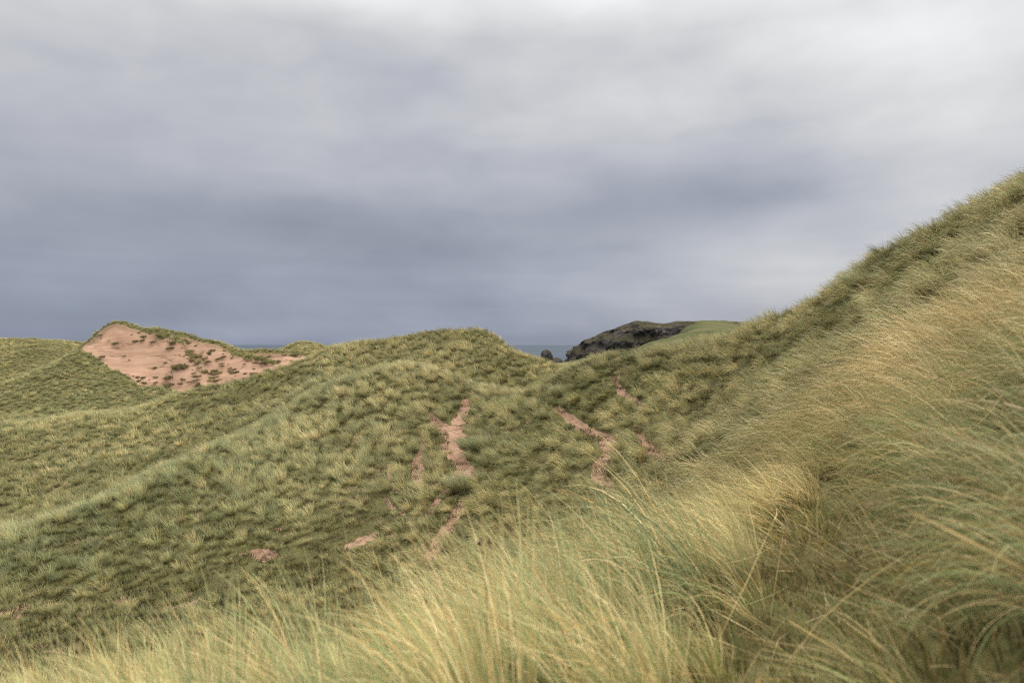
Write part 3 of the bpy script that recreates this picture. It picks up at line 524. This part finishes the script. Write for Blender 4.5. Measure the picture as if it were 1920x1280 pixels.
# ---------------------------------------------------------------- ground: one sheet
def build_ground():
    rr = [0.0, 0.4, 0.8, 1.2, 1.6]
    r = 2.0
    while r < 160: rr.append(r); r *= (1.0035 if 78 < r < 106 else 1.0085)
    while r < 1500: rr.append(r); r *= 1.02
    rr = np.array(rr)
    aa = np.concatenate([np.linspace(-math.pi, -0.80, 50)[:-1], np.linspace(-0.80, 0.80, 760), np.linspace(0.80, math.pi, 50)[1:-1]])
    A, Q = np.meshgrid(aa, rr); X = Q*np.sin(A); Y = Q*np.cos(A); Z = height(X, Y)
    sp = sand_paths(X, Y); sf = sand_face(X, Y)*(Y > 60)
    bands = np.zeros(X.shape); q = (Y > 70) & (Y < 115) & (X < -20) & (X > -80)
    nn = 2.2*fbm(X[q]/1.2, Y[q]/1.2, 60, 4)
    for p in BANDS: bands[q] = np.maximum(bands[q], 1-sstep(line_dist(X[q], Y[q], p)+nn, 0.7, 1.1)) if p is not BANDS[0] else bands[q]
    sf = sf*(1-bands)
    Z = Z-0.20*sp+sp*0.10*fbm(X*3, Y*3, 70, 3)-0.45*sf
    # slumped terracettes on the sand face
    Z = Z+sf*(0.9*fbm(X/4, Y/4, 71, 3)+0.25*fbm(X/1.1, Y/1.1, 72, 2))
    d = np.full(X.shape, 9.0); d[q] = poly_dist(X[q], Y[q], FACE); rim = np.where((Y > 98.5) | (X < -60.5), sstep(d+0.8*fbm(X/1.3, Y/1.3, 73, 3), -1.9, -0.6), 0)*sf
    v = veg(X, Y)
    far = sstep(np.hypot(X, Y), 150, 200)
    nr, na = X.shape; V = np.stack([X, Y, Z], -1).reshape(-1, 3)
    i = np.arange(nr-1)[:, None]*na; j = np.arange(na)[None, :]; j2 = (j+1) % na
    quads = np.stack([i+j, i+na+j, i+na+j2, i+j2], -1).reshape(-1, 4)[:, ::-1]
    me = mesh_from('ground', V, quads, dict(foot=sp, sand=np.maximum(sp, sf), dryness=v[..., 2], blue=v[..., 3], rim=rim, far=far), M_ground)
    return tag(obj('ground', me), kind='structure')
ground = build_ground()
# ---------------------------------------------------------------- grass tufts (templates that the grass fields repeat)
def tuft_geo(rng, n, h, rad, flare, bend, width, segs, curl=1.0, kink=0.04):
    ang = rng.uniform(0, 2*math.pi, n); rr = rad*np.sqrt(rng.uniform(0, 1, n))
    root = np.stack([rr*np.cos(ang), rr*np.sin(ang), np.full(n, -0.03)], 1)
    Ln = h*rng.uniform(0.55, 1.12, n)
    out = np.stack([np.cos(ang), np.sin(ang)], 1)*(0.2+0.8*rr/rad)[:, None]*flare + rng.normal(0, 0.13, (n, 2))
    wind = np.stack([np.full(n, -1.0), rng.normal(0, 0.22, n)], 1)
    b = bend*rng.uniform(0.6, 1.3, n)
    kk = rng.uniform(0, 1, n) < kink; kp = rng.uniform(0.3, 0.8, n); kd = rng.normal(0, 1.2, (n, 2))
    S = np.linspace(0, 1, segs+1); p = root.copy(); P = [p.copy()]; D = []
    for i in range(segs):
        s = (i+0.5)/segs
        hv = out*(0.45+0.9*s)+wind*(b*(0.18+1.75*s**1.35))[:, None]
        hv = hv+kd*(kk & (s > kp))[:, None]
        mag = np.linalg.norm(hv, axis=1)+1e-6; th = np.minimum(mag, 1.25+0.95*b*curl*s*s)
        d = np.concatenate([hv/mag[:, None]*np.sin(th)[:, None], np.cos(th)[:, None]], 1)
        p = p+d*(Ln/segs)[:, None]; P.append(p.copy()); D.append(d)
    D.append(D[-1]); P = np.stack(P, 1); D = np.stack(D, 1)
    ref = rng.normal(0, 1, (n, 3)); ref[:, 2] *= 0.4
    side = np.cross(D, ref[:, None, :]); side /= np.linalg.norm(side, axis=2, keepdims=True)+1e-6
    w = width*rng.uniform(0.6, 1.3, n)[:, None]*(1-0.85*S**2.2)[None, :]
    A = P-side*w[..., None]/2; B = P+side*w[..., None]/2
    V = np.stack([A, B], 2).reshape(-1, 3)
    k = (np.arange(n)*(segs+1)*2)[:, None]+(np.arange(segs)*2)[None, :]
    Q = np.stack([k, k+1, k+3, k+2], -1).reshape(-1, 4)
    c = P[:, -1].mean(0)*0.35; c[2] = h*0.05
    fm = np.repeat((P-c).reshape(-1, 3), 2, axis=0); fm[:, 2] *= 0.9; fm /= np.linalg.norm(fm, axis=1, keepdims=True)+1e-6
    return V, Q, np.repeat(rng.uniform(0, 1, n), (segs+1)*2), np.tile(np.repeat(S, 2), n), fm
def tuft_mesh(name, seed, mat=None, formk=1.0, **k):
    V, Q, r, s, fm = tuft_geo(np.random.default_rng(seed), **k)
    return mesh_from(name, V, Q, dict(rnd=r, hs=s, form=fm*formk), mat or M_grass)
BENDS = (0.22, 0.55, 0.95)
def template_set(name, variants, bends, **k):
    col = bpy.data.collections.new(name); i = 0
    for bi, b in enumerate(bends):
        for v in range(variants):
            me = tuft_mesh(name, 100*bi+v+hash_name(name), bend=b, **k)
            o = bpy.data.objects.new('%s_%03d' % (name, i), me); col.objects.link(o); i += 1
    return col
def hash_name(s): return sum(ord(c)*(i+1) for i, c in enumerate(s))
NV = 6
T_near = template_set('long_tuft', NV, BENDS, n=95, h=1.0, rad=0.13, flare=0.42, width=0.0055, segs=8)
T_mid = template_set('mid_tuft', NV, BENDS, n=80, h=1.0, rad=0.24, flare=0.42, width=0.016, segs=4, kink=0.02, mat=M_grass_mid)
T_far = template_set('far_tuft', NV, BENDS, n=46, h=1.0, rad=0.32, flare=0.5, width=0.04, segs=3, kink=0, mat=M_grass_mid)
T_turf = template_set('turf', NV, (0.35,), n=150, h=0.11, rad=0.22, flare=0.9, width=0.0045, segs=3, formk=0.0)
T_litter = template_set('litter', NV, (0.1,), n=46, h=0.34, rad=0.30, flare=2.6, width=0.0032, segs=4, kink=0.4, formk=0.0)
T_stalk = template_set('stalk', NV, (0.15,), n=7, h=0.85, rad=0.16, flare=0.35, width=0.0042, segs=7, kink=0.55, formk=0.0)
T_turfm = template_set('turf_mid', NV, (0.35,), n=120, h=0.16, rad=0.40, flare=0.9, width=0.012, segs=2)

def scatter_object(name, pts, scl, rot, idx, attrs, coll, label):
    me = bpy.data.meshes.new(name); me.vertices.add(len(pts)); me.vertices.foreach_set('co', np.asarray(pts, np.float32).ravel())
    a = me.attributes.new('scl', 'FLOAT_VECTOR', 'POINT'); a.data.foreach_set('vector', np.asarray(scl, np.float32).ravel())
    a = me.attributes.new('rot', 'FLOAT_VECTOR', 'POINT'); a.data.foreach_set('vector', np.asarray(rot, np.float32).ravel())
    a = me.attributes.new('idx', 'INT', 'POINT'); a.data.foreach_set('value', np.asarray(idx, np.int32).ravel())
    for k, v in attrs.items():
        a = me.attributes.new(k, 'FLOAT', 'POINT'); a.data.foreach_set('value', np.asarray(v, np.float32).ravel())
    o = obj(name, me)
    ng = bpy.data.node_groups.new(name, 'GeometryNodeTree')
    ng.interface.new_socket('Geometry', in_out='INPUT', socket_type='NodeSocketGeometry')
    ng.interface.new_socket('Geometry', in_out='OUTPUT', socket_type='NodeSocketGeometry')
    N = ng.nodes; gi = N.new('NodeGroupInput'); go = N.new('NodeGroupOutput')
    ci = N.new('GeometryNodeCollectionInfo'); ci.inputs['Collection'].default_value = coll
    ci.inputs['Separate Children'].default_value = True; ci.inputs['Reset Children'].default_value = True
    ip = N.new('GeometryNodeInstanceOnPoints'); ip.inputs['Pick Instance'].default_value = True
    def na(nm, ty):
        q = N.new('GeometryNodeInputNamedAttribute'); q.data_type = ty; q.inputs['Name'].default_value = nm; return q.outputs['Attribute']
    L_ = ng.links
    L_.new(gi.outputs[0], ip.inputs['Points']); L_.new(ci.outputs[0], ip.inputs['Instance'])
    L_.new(na('idx', 'INT'), ip.inputs['Instance Index']); L_.new(na('rot', 'FLOAT_VECTOR'), ip.inputs['Rotation'])
    L_.new(na('scl', 'FLOAT_VECTOR'), ip.inputs['Scale']); L_.new(ip.outputs[0], go.inputs[0])
    md = o.modifiers.new('scatter', 'NODES'); md.node_group = ng
    return tag(o, label, 'grass', kind='stuff')

def slope(x, y, e=0.3):
    gx = (height(x+e, y, False)-height(x-e, y, False))/(2*e); gy = (height(x, y+e, False)-height(x, y-e, False))/(2*e)
    return gx, gy
def grow(name, r0, r1, density, coll, label, seed, wide=1.0, turf=False, dead=None, amax=0.86, fade=0.0, clump=1.0, hmul=1.0):
    rng = np.random.default_rng(seed)
    # jittered square lattice in world metres
    st = 1/math.sqrt(density); g = np.arange(-r1, r1+st, st)
    X, Y = np.meshgrid(g, g); X = X.ravel()+rng.uniform(-.5, .5, X.size)*st*1.1; Y = Y.ravel()+rng.uniform(-.5, .5, Y.size)*st*1.1
    r = np.hypot(X, Y)
    k = (r > r0) & (r < r1) & (np.abs(np.arctan2(X, Y)) < amax); X = X[k]; Y = Y[k]; r = r[k]
    v = veg(X, Y); hgt, bend, dry, gl, cov, wd, vl = [v[:, i] for i in range(7)]
    sand = np.maximum(sand_paths(X, Y), sand_face(X, Y)*(Y > 60))
    if r1 > 80:
        bm = np.zeros(X.shape)
        for p in BANDS[1:]: bm = np.maximum(bm, 1-sstep(line_dist(X, Y, p)+2.2*fbm(X/1.2, Y/1.2, 60, 4), 0.7, 1.1))
        sand = sand*(1-bm)
    cl = fbm(X*1.1, Y*1.1, 80, 3); big = fbm(X/5.0, Y/5.0, 90, 3)
    gu = gully(X, Y)*(r < 8)
    if turf: keep = (sand < 0.35) & (rng.uniform(0, 1, len(X)) < 0.92)
    else: keep = (sand < 0.18) & (rng.uniform(0, 1, len(X)) < np.clip(cov*1.08+cl*1.5*clump*(1.1-cov)+big*0.7-0.04, 0, 1)*(1-0.93*gu))
    Z = height(X, Y); keep &= Z > SEA+8
    X, Y, Z, r, hgt, bend, dry, gl, cov, wd, cl, big, vl = [q[keep] for q in (X, Y, Z, r, hgt, bend, dry, gl, cov, wd, cl, big, vl)]
    cl = cl*np.where((X > 1.5) & (r > 8.5) & (r < 36), 1.7, 1.0)
    n = len(X); fine = rng.normal(0, 1, n)
    if turf:
        hs = rng.uniform(0.6, 1.4, n)*hmul; sxy = rng.uniform(0.8, 1.3, n); idx = rng.integers(0, NV, n)
        rot = np.stack([rng.normal(0, .08, n), rng.normal(0, .08, n), rng.uniform(0, 6.28, n)], 1)
        dry = np.clip(0.22+big*1.0+fine*0.1, 0, 1); gl = np.clip(0.1+0.3*big, 0, 1)
    else:
        hs = np.minimum(hgt*rng.uniform(0.72, 1.25, n)*(1+cl*clump*1.5)*hmul, hgt*1.3)
        sxy = np.clip(hs/0.55, 0.55, 1.5)*wide*0.55/0.55
        sxy = hs*(0.45+0.55*np.clip(0.6/np.maximum(hs, .15), 0.6, 2.2))*wide
        bq = np.clip(bend+rng.normal(0, .13, n), 0, 1.05); bi = np.clip(np.round(np.interp(bq, BENDS, (0, 1, 2))+rng.normal(0, .15, n)), 0, 2).astype(int)
        idx = bi*NV+rng.integers(0, NV, n)
        gust = 14*fbm(X/3, Y/3, 95, 2)*2
        gx, gy = slope(X, Y); lean = 0.45
        rot = np.stack([np.arctan(gy)*lean+rng.normal(0, .07, n), -np.arctan(gx)*lean+rng.normal(0, .07, n), np.radians(wd+gust+rng.normal(0, 13, n))], 1)
        dry = np.clip(dry+big*0.5+cl*0.3+fine*0.10+0.3*(rng.uniform(0, 1, n) < 0.08), 0.02, 0.98); gl = np.clip(gl+big*0.8+rng.normal(0, .12, n), 0, 1)
    if dead is not None: dry = np.full(n, dead); rot[:, :2] = rng.normal(0, .1, (n, 2)); hs = rng.uniform(.7, 1.2, n); sxy = hs
    val = np.clip(((0.62 if dead is None else 1) if turf else (1.14 if r1 < 10 else 1.0))+fine*0.20+big*0.7+cl*(1.2 if r1 < 11 else 0.8), 0.42, 1.6)*vl
    print(name, n)
    return scatter_object(name, np.stack([X, Y, Z-0.01], 1), np.stack([sxy, sxy, hs], 1), rot, idx, dict(dry=dry, glau=gl, val=val), coll, label)

grow('foreground_grass', 1.75, 9.0, 15, T_near, 'long wind-bent marram grass, green and straw coloured, filling the near ground', 1)
grow('slope_grass', 8.0, 10.8, 13, T_near, 'wind-combed marram grass on the slopes around the near hollow', 2, wide=1.7)
grow('dune_grass', 9.8, 47.0, 5.0, T_mid, 'tufted marram grass covering the middle dunes and the bowl', 3, wide=1.0)
grow('far_dune_grass', 45.0, 178.0, 2.7, T_far, 'small pale tufts of marram covering the far dunes', 4, wide=1.0)
grow('mossy_turf', 1.2, 10.0, 22, T_turf, 'short mossy turf between the long grass in the near gully', 5, turf=True)
grow('dead_grass_litter', 1.2, 6.5, 7, T_litter, 'pale dead grass stems lying criss-cross over the turf of the near gully', 7, turf=True, dead=0.97)
grow('dry_stalks', 2.2, 5.5, 1.6, T_stalk, 'bent bleached dry stalks standing among the near grass', 8, turf=True, dead=0.97)
grow('hollow_turf', 9.5, 45.0, 4.5, T_turfm, 'short mossy turf on the floor and sides of the hollow', 6, turf=True)

# ---------------------------------------------------------------- sea
def sea():
    m, t = new_mat('sea_water')
    g = t.n('ShaderNodeNewGeometry'); P = g.outputs['Position']
    mp = t.n('ShaderNodeMapping'); t.link(P, mp.inputs[0]); mp.inputs['Scale'].default_value = (0.35, 1.0, 1)
    n1 = t.noise(mp.outputs[0], 0.05, 5, 0.6); n2 = t.noise(mp.outputs[0], 0.4, 3, 0.6)
    c = t.ramp(t.noise(mp.outputs[0], 0.004, 4, 0.6), [(0.35, (0.026, 0.040, 0.062)), (0.65, (0.040, 0.058, 0.082))])
    c = t.mix(t.rng(t.noise(mp.outputs[0], 0.06, 6, 0.75), 0.66, 0.72), c, (0.55, 0.58, 0.6))
    p = t.n('ShaderNodeBsdfPrincipled'); t.link(c, p.inputs['Base Color']); p.inputs['Roughness'].default_value = 0.45; p.inputs['Specular IOR Level'].default_value = 0.22
    p.inputs['IOR'].default_value = 1.33
    b = t.n('ShaderNodeBump'); t.link(t.m('ADD', t.m('MULTIPLY', n1, 3.0), t.m('MULTIPLY', n2, 0.5)), b.inputs['Height']); b.inputs['Strength'].default_value = 1.0; b.inputs['Distance'].default_value = 1.6
    t.link(b.outputs[0], p.inputs['Normal'])
    o = t.n('ShaderNodeOutputMaterial'); t.link(p.outputs[0], o.inputs[0])
    s = 60000; n = 40; g_ = np.sign(np.linspace(-1, 1, n))*np.abs(np.linspace(-1, 1, n))**3*s
    X, Y = np.meshgrid(g_, g_); V = np.stack([X, Y, np.full(X.shape, SEA)], -1).reshape(-1, 3)
    i = (np.arange(n-1)*n)[:, None]+np.arange(n-1)[None, :]
    Q = np.stack([i, i+1, i+n+1, i+n], -1).reshape(-1, 4)
    return tag(obj('sea', mesh_from('sea', V, Q, None, m)), kind='structure')
sea()

# ---------------------------------------------------------------- rock headland and its stack
def rock_material():
    m, t = new_mat('dark_cliff_rock')
    g = t.n('ShaderNodeNewGeometry'); P = g.outputs['Position']
    mp = t.n('ShaderNodeMapping'); t.link(P, mp.inputs[0]); mp.inputs['Scale'].default_value = (1, 1, 0.45); mp.inputs['Rotation'].default_value = (0, R(28), 0)
    n = t.noise(mp.outputs[0], 0.09, 8, 0.68, 0.6); n2 = t.noise(mp.outputs[0], 0.5, 5, 0.65)
    rock = t.ramp(n, [(0.35, (0.032, 0.030, 0.029)), (0.5, (0.078, 0.070, 0.064)), (0.66, (0.15, 0.13, 0.112))])
    grass = t.ramp(n2, [(0.35, (0.042, 0.037, 0.018)), (0.65, (0.088, 0.074, 0.036))])
    sp = t.n('ShaderNodeSeparateXYZ'); t.link(g.outputs['Normal'], sp.inputs[0])
    k = t.rng(t.m('ADD', sp.outputs[2], t.m('MULTIPLY', t.m('SUBTRACT', t.noise(P, 0.06, 6, 0.7), 0.5), 1.9)), 0.52, 0.78)
    c = t.mix(k, rock, grass)
    # bird-lime streaks on the ledges
    gu = t.attr('lime'); w = t.rng(t.m('MULTIPLY', gu, t.noise(mp.outputs[0], 0.55, 6, 0.8)), 0.50, 0.56)
    c = t.mix(t.m('MULTIPLY', w, 0.5), c, (0.42, 0.40, 0.37))
    p = t.n('ShaderNodeBsdfPrincipled'); t.link(c, p.inputs['Base Color']); p.inputs['Roughness'].default_value = 0.9; p.inputs['Specular IOR Level'].default_value = 0.2
    b = t.n('ShaderNodeBump'); t.link(t.m('ADD', t.m('MULTIPLY', n, 9.0), t.m('MULTIPLY', n2, 2.5)), b.inputs['Height']); b.inputs['Strength'].default_value = 1.0; b.inputs['Distance'].default_value = 1.0
    t.link(b.outputs[0], p.inputs['Normal'])
    o = t.n('ShaderNodeOutputMaterial'); t.link(p.outputs[0], o.inputs[0]); return m
M_rock = rock_material()
def fract(p, scale, octs=5, seed=0.0):
    return noise.fractal(Vector((p[0]/scale+seed, p[1]/scale, p[2]/scale)), 0.9, 2.1, octs)
def headland():
    C = np.array(HEADLAND, float)      # x, y, top z along the foot of the cliff
    dd = np.r_[0, np.cumsum(np.hypot(np.diff(C[:, 0]), np.diff(C[:, 1])))]
    nu, nv = 420, 150
    U = np.linspace(0, dd[-1], nu); X = np.interp(U, dd, C[:, 0]); Y = np.interp(U, dd, C[:, 1]); T = np.interp(U, dd, C[:, 2])
    def sm(a, k=9):
        p = np.pad(a, k, mode='edge'); return np.convolve(p, np.ones(2*k+1)/(2*k+1), 'valid')
    X = sm(X); Y = sm(Y); T = sm(T, 4)
    tx = np.gradient(X); ty = np.gradient(Y); l = np.hypot(tx, ty); nx = -ty/l; ny = tx/l     # inward
    nx = sm(nx, 26); ny = sm(ny, 26)
    sb = np.array([-8, -5, 0, 3, 7, 13, 22, 34, 60]); zf = np.array([-0.1, 0.02, 0.28, 0.52, 0.74, 0.90, 0.975, 1.0, 0.86]); q = np.linspace(0, 1, len(sb))
    vv = np.linspace(0, 1, nv); S = np.interp(vv, q, sb); ZF = np.interp(vv, q, zf)
    V = []; lime = []
    for i in range(nu):
        H_ = T[i]-SEA
        for j in range(nv):
            s = S[j]; x = X[i]+nx[i]*s; y = Y[i]+ny[i]*s; z = SEA+H_*ZF[j]
            face = 1-min(1, max(0, (s-12)/16)); tp = Vector((x, y, z))
            rid = 1-abs(noise.noise(Vector((x/24, y/24, z/90))))*2.2
            d = face*(4.0*fract((x, y, z*0.35), 30, 4)+4.5*rid-2.5+2.4*fract((x*1.6, y*1.6, z*0.30), 9, 3, 3.0)+2.2*fract((x, y, z), 5, 4, 9.0))
            led = face*1.5*math.sin(z*0.55+3*noise.noise(tp/18))
            up = (1-face)*1.1*fract((x, y, z), 16, 3, 4.0)+face*1.2*noise.noise(tp/5)
            V.append((x-nx[i]*(d+led), y-ny[i]*(d+led), z+up))
            w = 0
            for lx, lz, lr in LIME: w = max(w, 1-math.hypot((x-lx)/lr, (z-lz)/(lr*1.2)))
            lime.append(max(0, min(1, w*1.6)))
    i = (np.arange(nu-1)*nv)[:, None]+np.arange(nv-1)[None, :]
    Q = np.stack([i, i+nv, i+nv+1, i+1], -1).reshape(-1, 4)
    return tag(obj('headland', mesh_from('headland', V, Q, dict(lime=lime), M_rock)), kind='structure')
headland()
def rock(name, x, y, r, top, base, seed, lean=0.0, sq=1.0):
    nu, nv = 72, 40; V = []
    for j in range(nv):
        f = j/(nv-1); z = base+(top-base)*f
        pr = r*(1.25-0.35*f)*math.sqrt(max(0, 1-f**10))
        for i in range(nu):
            a = 2*math.pi*i/nu; dx, dy = math.cos(a), math.sin(a)
            k = 1+0.30*fract((dx*1.3+seed, dy*1.3, f*1.6), 1.0, 4)+0.15*fract((dx*7, dy*7+seed, f*9), 1.0, 3)
            V.append((dx*pr*k*sq+lean*f*r-0, dy*pr*k, z+0.03*(top-base)*fract((dx*1.5, dy*1.5+seed, f), 0.7, 3)*f))
    V.append((lean*r, 0, top+0.01)); c = len(V)-1
    Q = [(j*nu+i, j*nu+(i+1) % nu, (j+1)*nu+(i+1) % nu, (j+1)*nu+i) for j in range(nv-1) for i in range(nu)]
    tr = [((nv-1)*nu+i, (nv-1)*nu+(i+1) % nu, c) for i in range(nu)]
    return obj(name, mesh_from(name, V, Q, None, M_rock, tris=tr), loc=(x, y, 0))
for nm, a, lb in ROCKS:
    o = rock(nm, *a); tag(o, lb, 'rock')

# ---------------------------------------------------------------- clumps of turf on the bare sand face
def simple_grass(name, cols, base):
    m, t = new_mat(name); rnd = t.attr('rnd'); hs = t.attr('hs')
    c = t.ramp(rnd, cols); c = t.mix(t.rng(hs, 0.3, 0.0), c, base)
    p = t.n('ShaderNodeBsdfPrincipled'); t.link(c, p.inputs['Base Color']); p.inputs['Roughness'].default_value = 0.7; p.inputs['Specular IOR Level'].default_value = 0.15
    tr = t.n('ShaderNodeBsdfTranslucent'); t.link(c, tr.inputs[0]); mx = t.n('ShaderNodeMixShader'); mx.inputs[0].default_value = 0.25
    t.link(p.outputs[0], mx.inputs[1]); t.link(tr.outputs[0], mx.inputs[2])
    o = t.n('ShaderNodeOutputMaterial'); t.link(mx.outputs[0], o.inputs[0]); return m
M_clump = simple_grass('withered_turf', [(0.0, (0.075, 0.07, 0.03)), (0.5, (0.13, 0.12, 0.045)), (0.75, (0.20, 0.19, 0.08)), (1.0, (0.30, 0.24, 0.13))], (0.07, 0.045, 0.028))
M_pale = simple_grass('pale_turf', [(0.0, (0.20, 0.19, 0.07)), (0.5, (0.32, 0.29, 0.13)), (1.0, (0.50, 0.42, 0.24))], (0.18, 0.12, 0.07))
def clumps():
    pale = []
    rng = np.random.default_rng(11); protos = []
    for k in range(6):
        V, Q, r, s, fm = tuft_geo(np.random.default_rng(300+k), n=150, h=0.5, rad=0.55, flare=0.9, bend=0.5, width=0.07, segs=3)
        V[:, 0] *= 1.35; protos.append(mesh_from('turf_clump', V, Q, dict(rnd=r, hs=s), M_clump))
    n = 0; tries = 0
    while n < 220 and tries < 40000:
        tries += 1
        x = rng.uniform(-62, -26); y = rng.uniform(80, 104)
        X = np.array([x]); Y = np.array([y]); d = poly_dist(X, Y, FACE)[0]
        if d > -0.6: continue
        z = height(X, Y)[0]
        px = 960+1280*x/y; py = 646-1280*z/y
        if py > 740: continue
        w = 0.10+0.75*sstep(px, 300, 420)*(0.5+1.2*fbm(X/4, Y/4, 33, 2)[0])+0.5*(py < 640)*(px > 240)+0.25*sstep(py, 690, 710)
        if rng.uniform() > w: continue
        o = obj('turf_clump', protos[n % 6], loc=(x, y, z-0.30))
        s = rng.choice([0.4, 0.55, 0.75, 1.0, 1.5], p=[.3, .35, .25, .08, .02])*(0.5+0.45*rng.uniform())
        o.scale = (s*rng.uniform(.7, 1.15), s, s*rng.uniform(.6, 1.1)); o.rotation_euler = (R(20), 0, rng.uniform(-.6, .6))
        tag(o, 'small dark clump of turf slumped on the bare pink sand face', 'turf clump', 'turf clumps scattered on the bare sand face'); n += 1
    m = 0; tries = 0
    while m < 60 and tries < 5000:
        tries += 1; k = int(rng.choice([0, 0, 0, 2, 3])); p = BANDS[min(k, len(BANDS)-1)]; i = rng.integers(0, len(p)-1); f = rng.uniform()
        w = p[i][2]+(p[i+1][2]-p[i][2])*f; x = p[i][0]+(p[i+1][0]-p[i][0])*f+rng.normal(0, w*0.9); y = p[i][1]+(p[i+1][1]-p[i][1])*f+rng.normal(0, w*0.9)
        z = height(np.array([x]), np.array([y]))[0]
        o = obj('grass_clump', protos[m % 6].copy() if m < 6 else pale[m % 6], loc=(x, y, z-0.40))
        if m < 6: o.data.materials[0] = M_pale; pale.append(o.data)
        s = rng.uniform(0.28, 0.65); o.scale = (s, s, s*rng.uniform(.8, 1.3)); o.rotation_euler = (R(15), 0, rng.uniform(-.6, .6))
        tag(o, 'pale olive grass clump in the strips of grass running down the sand face', 'grass clump', 'grass clumps in strips down the sand face'); m += 1
    print('clumps', n, m)
clumps()

# ---------------------------------------------------------------- single tussocks that stand apart
for k, (x, y, h, wd_, bend, dry, gl, val, lb) in enumerate(TUSSOCKS):
    rng = np.random.default_rng(700+k); VV = []; QQ = []; RR = []; SS = []; FF = []; off = 0
    for c in range(5):
        V, Q, r_, s_, fm = tuft_geo(rng, n=230, h=h*rng.uniform(.8, 1.05), rad=wd_*0.45, flare=0.45, bend=bend, width=0.011, segs=6, kink=0.02)
        V = V+np.array([rng.normal(0, wd_*0.30), rng.normal(0, wd_*0.22), -0.04]); VV.append(V); QQ.append(Q+off); RR.append(r_); SS.append(s_); FF.append(fm); off += len(V)
    me = mesh_from('marram_tussock', np.concatenate(VV), np.concatenate(QQ), dict(rnd=np.concatenate(RR), hs=np.concatenate(SS), form=np.concatenate(FF)), M_grass_mid)
    o = obj('marram_tussock', me, loc=(x, y, float(height(np.array([x]), np.array([y]))[0])))
    o['dry'] = dry; o['glau'] = gl; o['val'] = val
    tag(o, lb, 'grass tussock')

# ---------------------------------------------------------------- two dry flower heads standing out of the near grass
def seed_plant():
    m, t = new_mat('dry_seed_head'); p = t.n('ShaderNodeBsdfPrincipled'); g = t.n('ShaderNodeTexCoord')
    t.link(t.ramp(t.noise(g.outputs['Object'], 300, 2), [(0.35, (0.018, 0.012, 0.012)), (0.65, (0.07, 0.045, 0.035))]), p.inputs['Base Color']); p.inputs['Roughness'].default_value = 0.8
    o = t.n('ShaderNodeOutputMaterial'); t.link(p.outputs[0], o.inputs[0])
    m2, t2 = new_mat('dry_stem'); p2 = t2.n('ShaderNodeBsdfPrincipled'); g2 = t2.n('ShaderNodeTexCoord')
    t2.link(t2.ramp(t2.noise(g2.outputs['Object'], 40, 2), [(0.3, (0.24, 0.18, 0.09)), (0.7, (0.45, 0.36, 0.2))]), p2.inputs['Base Color']); p2.inputs['Roughness'].default_value = 0.7
    o2 = t2.n('ShaderNodeOutputMaterial'); t2.link(p2.outputs[0], o2.inputs[0])
    x, y = -0.105, 2.30; z = float(height(np.array([x]), np.array([y]))[0]); H_ = -0.672-z
    root = bpy.data.objects.new('knapweed_plant', None); scene.collection.objects.link(root); root.location = (x, y, z)
    tag(root, 'dry brown stem forking to two round dark seed heads above the foreground grass', 'wildflower')
    def tube(pts, r0, r1):
        V = []; k = 8
        for i, q in enumerate(pts):
            rr = r0+(r1-r0)*i/(len(pts)-1)
            for a in range(k): V.append((q[0]+rr*math.cos(a*2*math.pi/k), q[1]+rr*math.sin(a*2*math.pi/k), q[2]))
        Q = [(i*k+a, i*k+(a+1) % k, (i+1)*k+(a+1) % k, (i+1)*k+a) for i in range(len(pts)-1) for a in range(k)]
        return V, Q
    fork = H_-0.075
    main = [(0.02*math.sin(f*2.2)-0.012*0, 0, f*fork) for f in np.linspace(0, 1, 12)]
    end = main[-1]
    V, Q = tube(main, 0.0024, 0.0018); obj('stem', mesh_from('stem', V, Q, None, m2), root)
    for sx, top in ((-0.0215, H_), (0.009, H_+0.004)):
        pts = [(end[0]+sx*f**0.8, 0, end[2]+(top-end[2])*f) for f in np.linspace(0, 1, 7)]
        V, Q = tube(pts, 0.0017, 0.0012); obj('stalk', mesh_from('stalk', V, Q, None, m2), root)
        V = []; nu, nv = 16, 11
        for j in range(nv):
            f = j/(nv-1); a0 = math.pi*f; rr = 0.0072*math.sin(a0)**0.8*(1.05-0.25*f); zz = -0.007*math.cos(a0)*1.05
            for i in range(nu):
                a = 2*math.pi*(i+0.5*(j % 2))/nu; b = 1+0.10*((i+j) % 2)
                V.append((pts[-1][0]+rr*b*math.cos(a), rr*b*math.sin(a), pts[-1][2]+zz+0.005))
        Q = [(j*nu+i, j*nu+(i+1) % nu, (j+1)*nu+(i+1) % nu, (j+1)*nu+i) for j in range(nv-1) for i in range(nu)]
        obj('seed_head', mesh_from('seed_head', V, Q, None, m), root)
seed_plant()
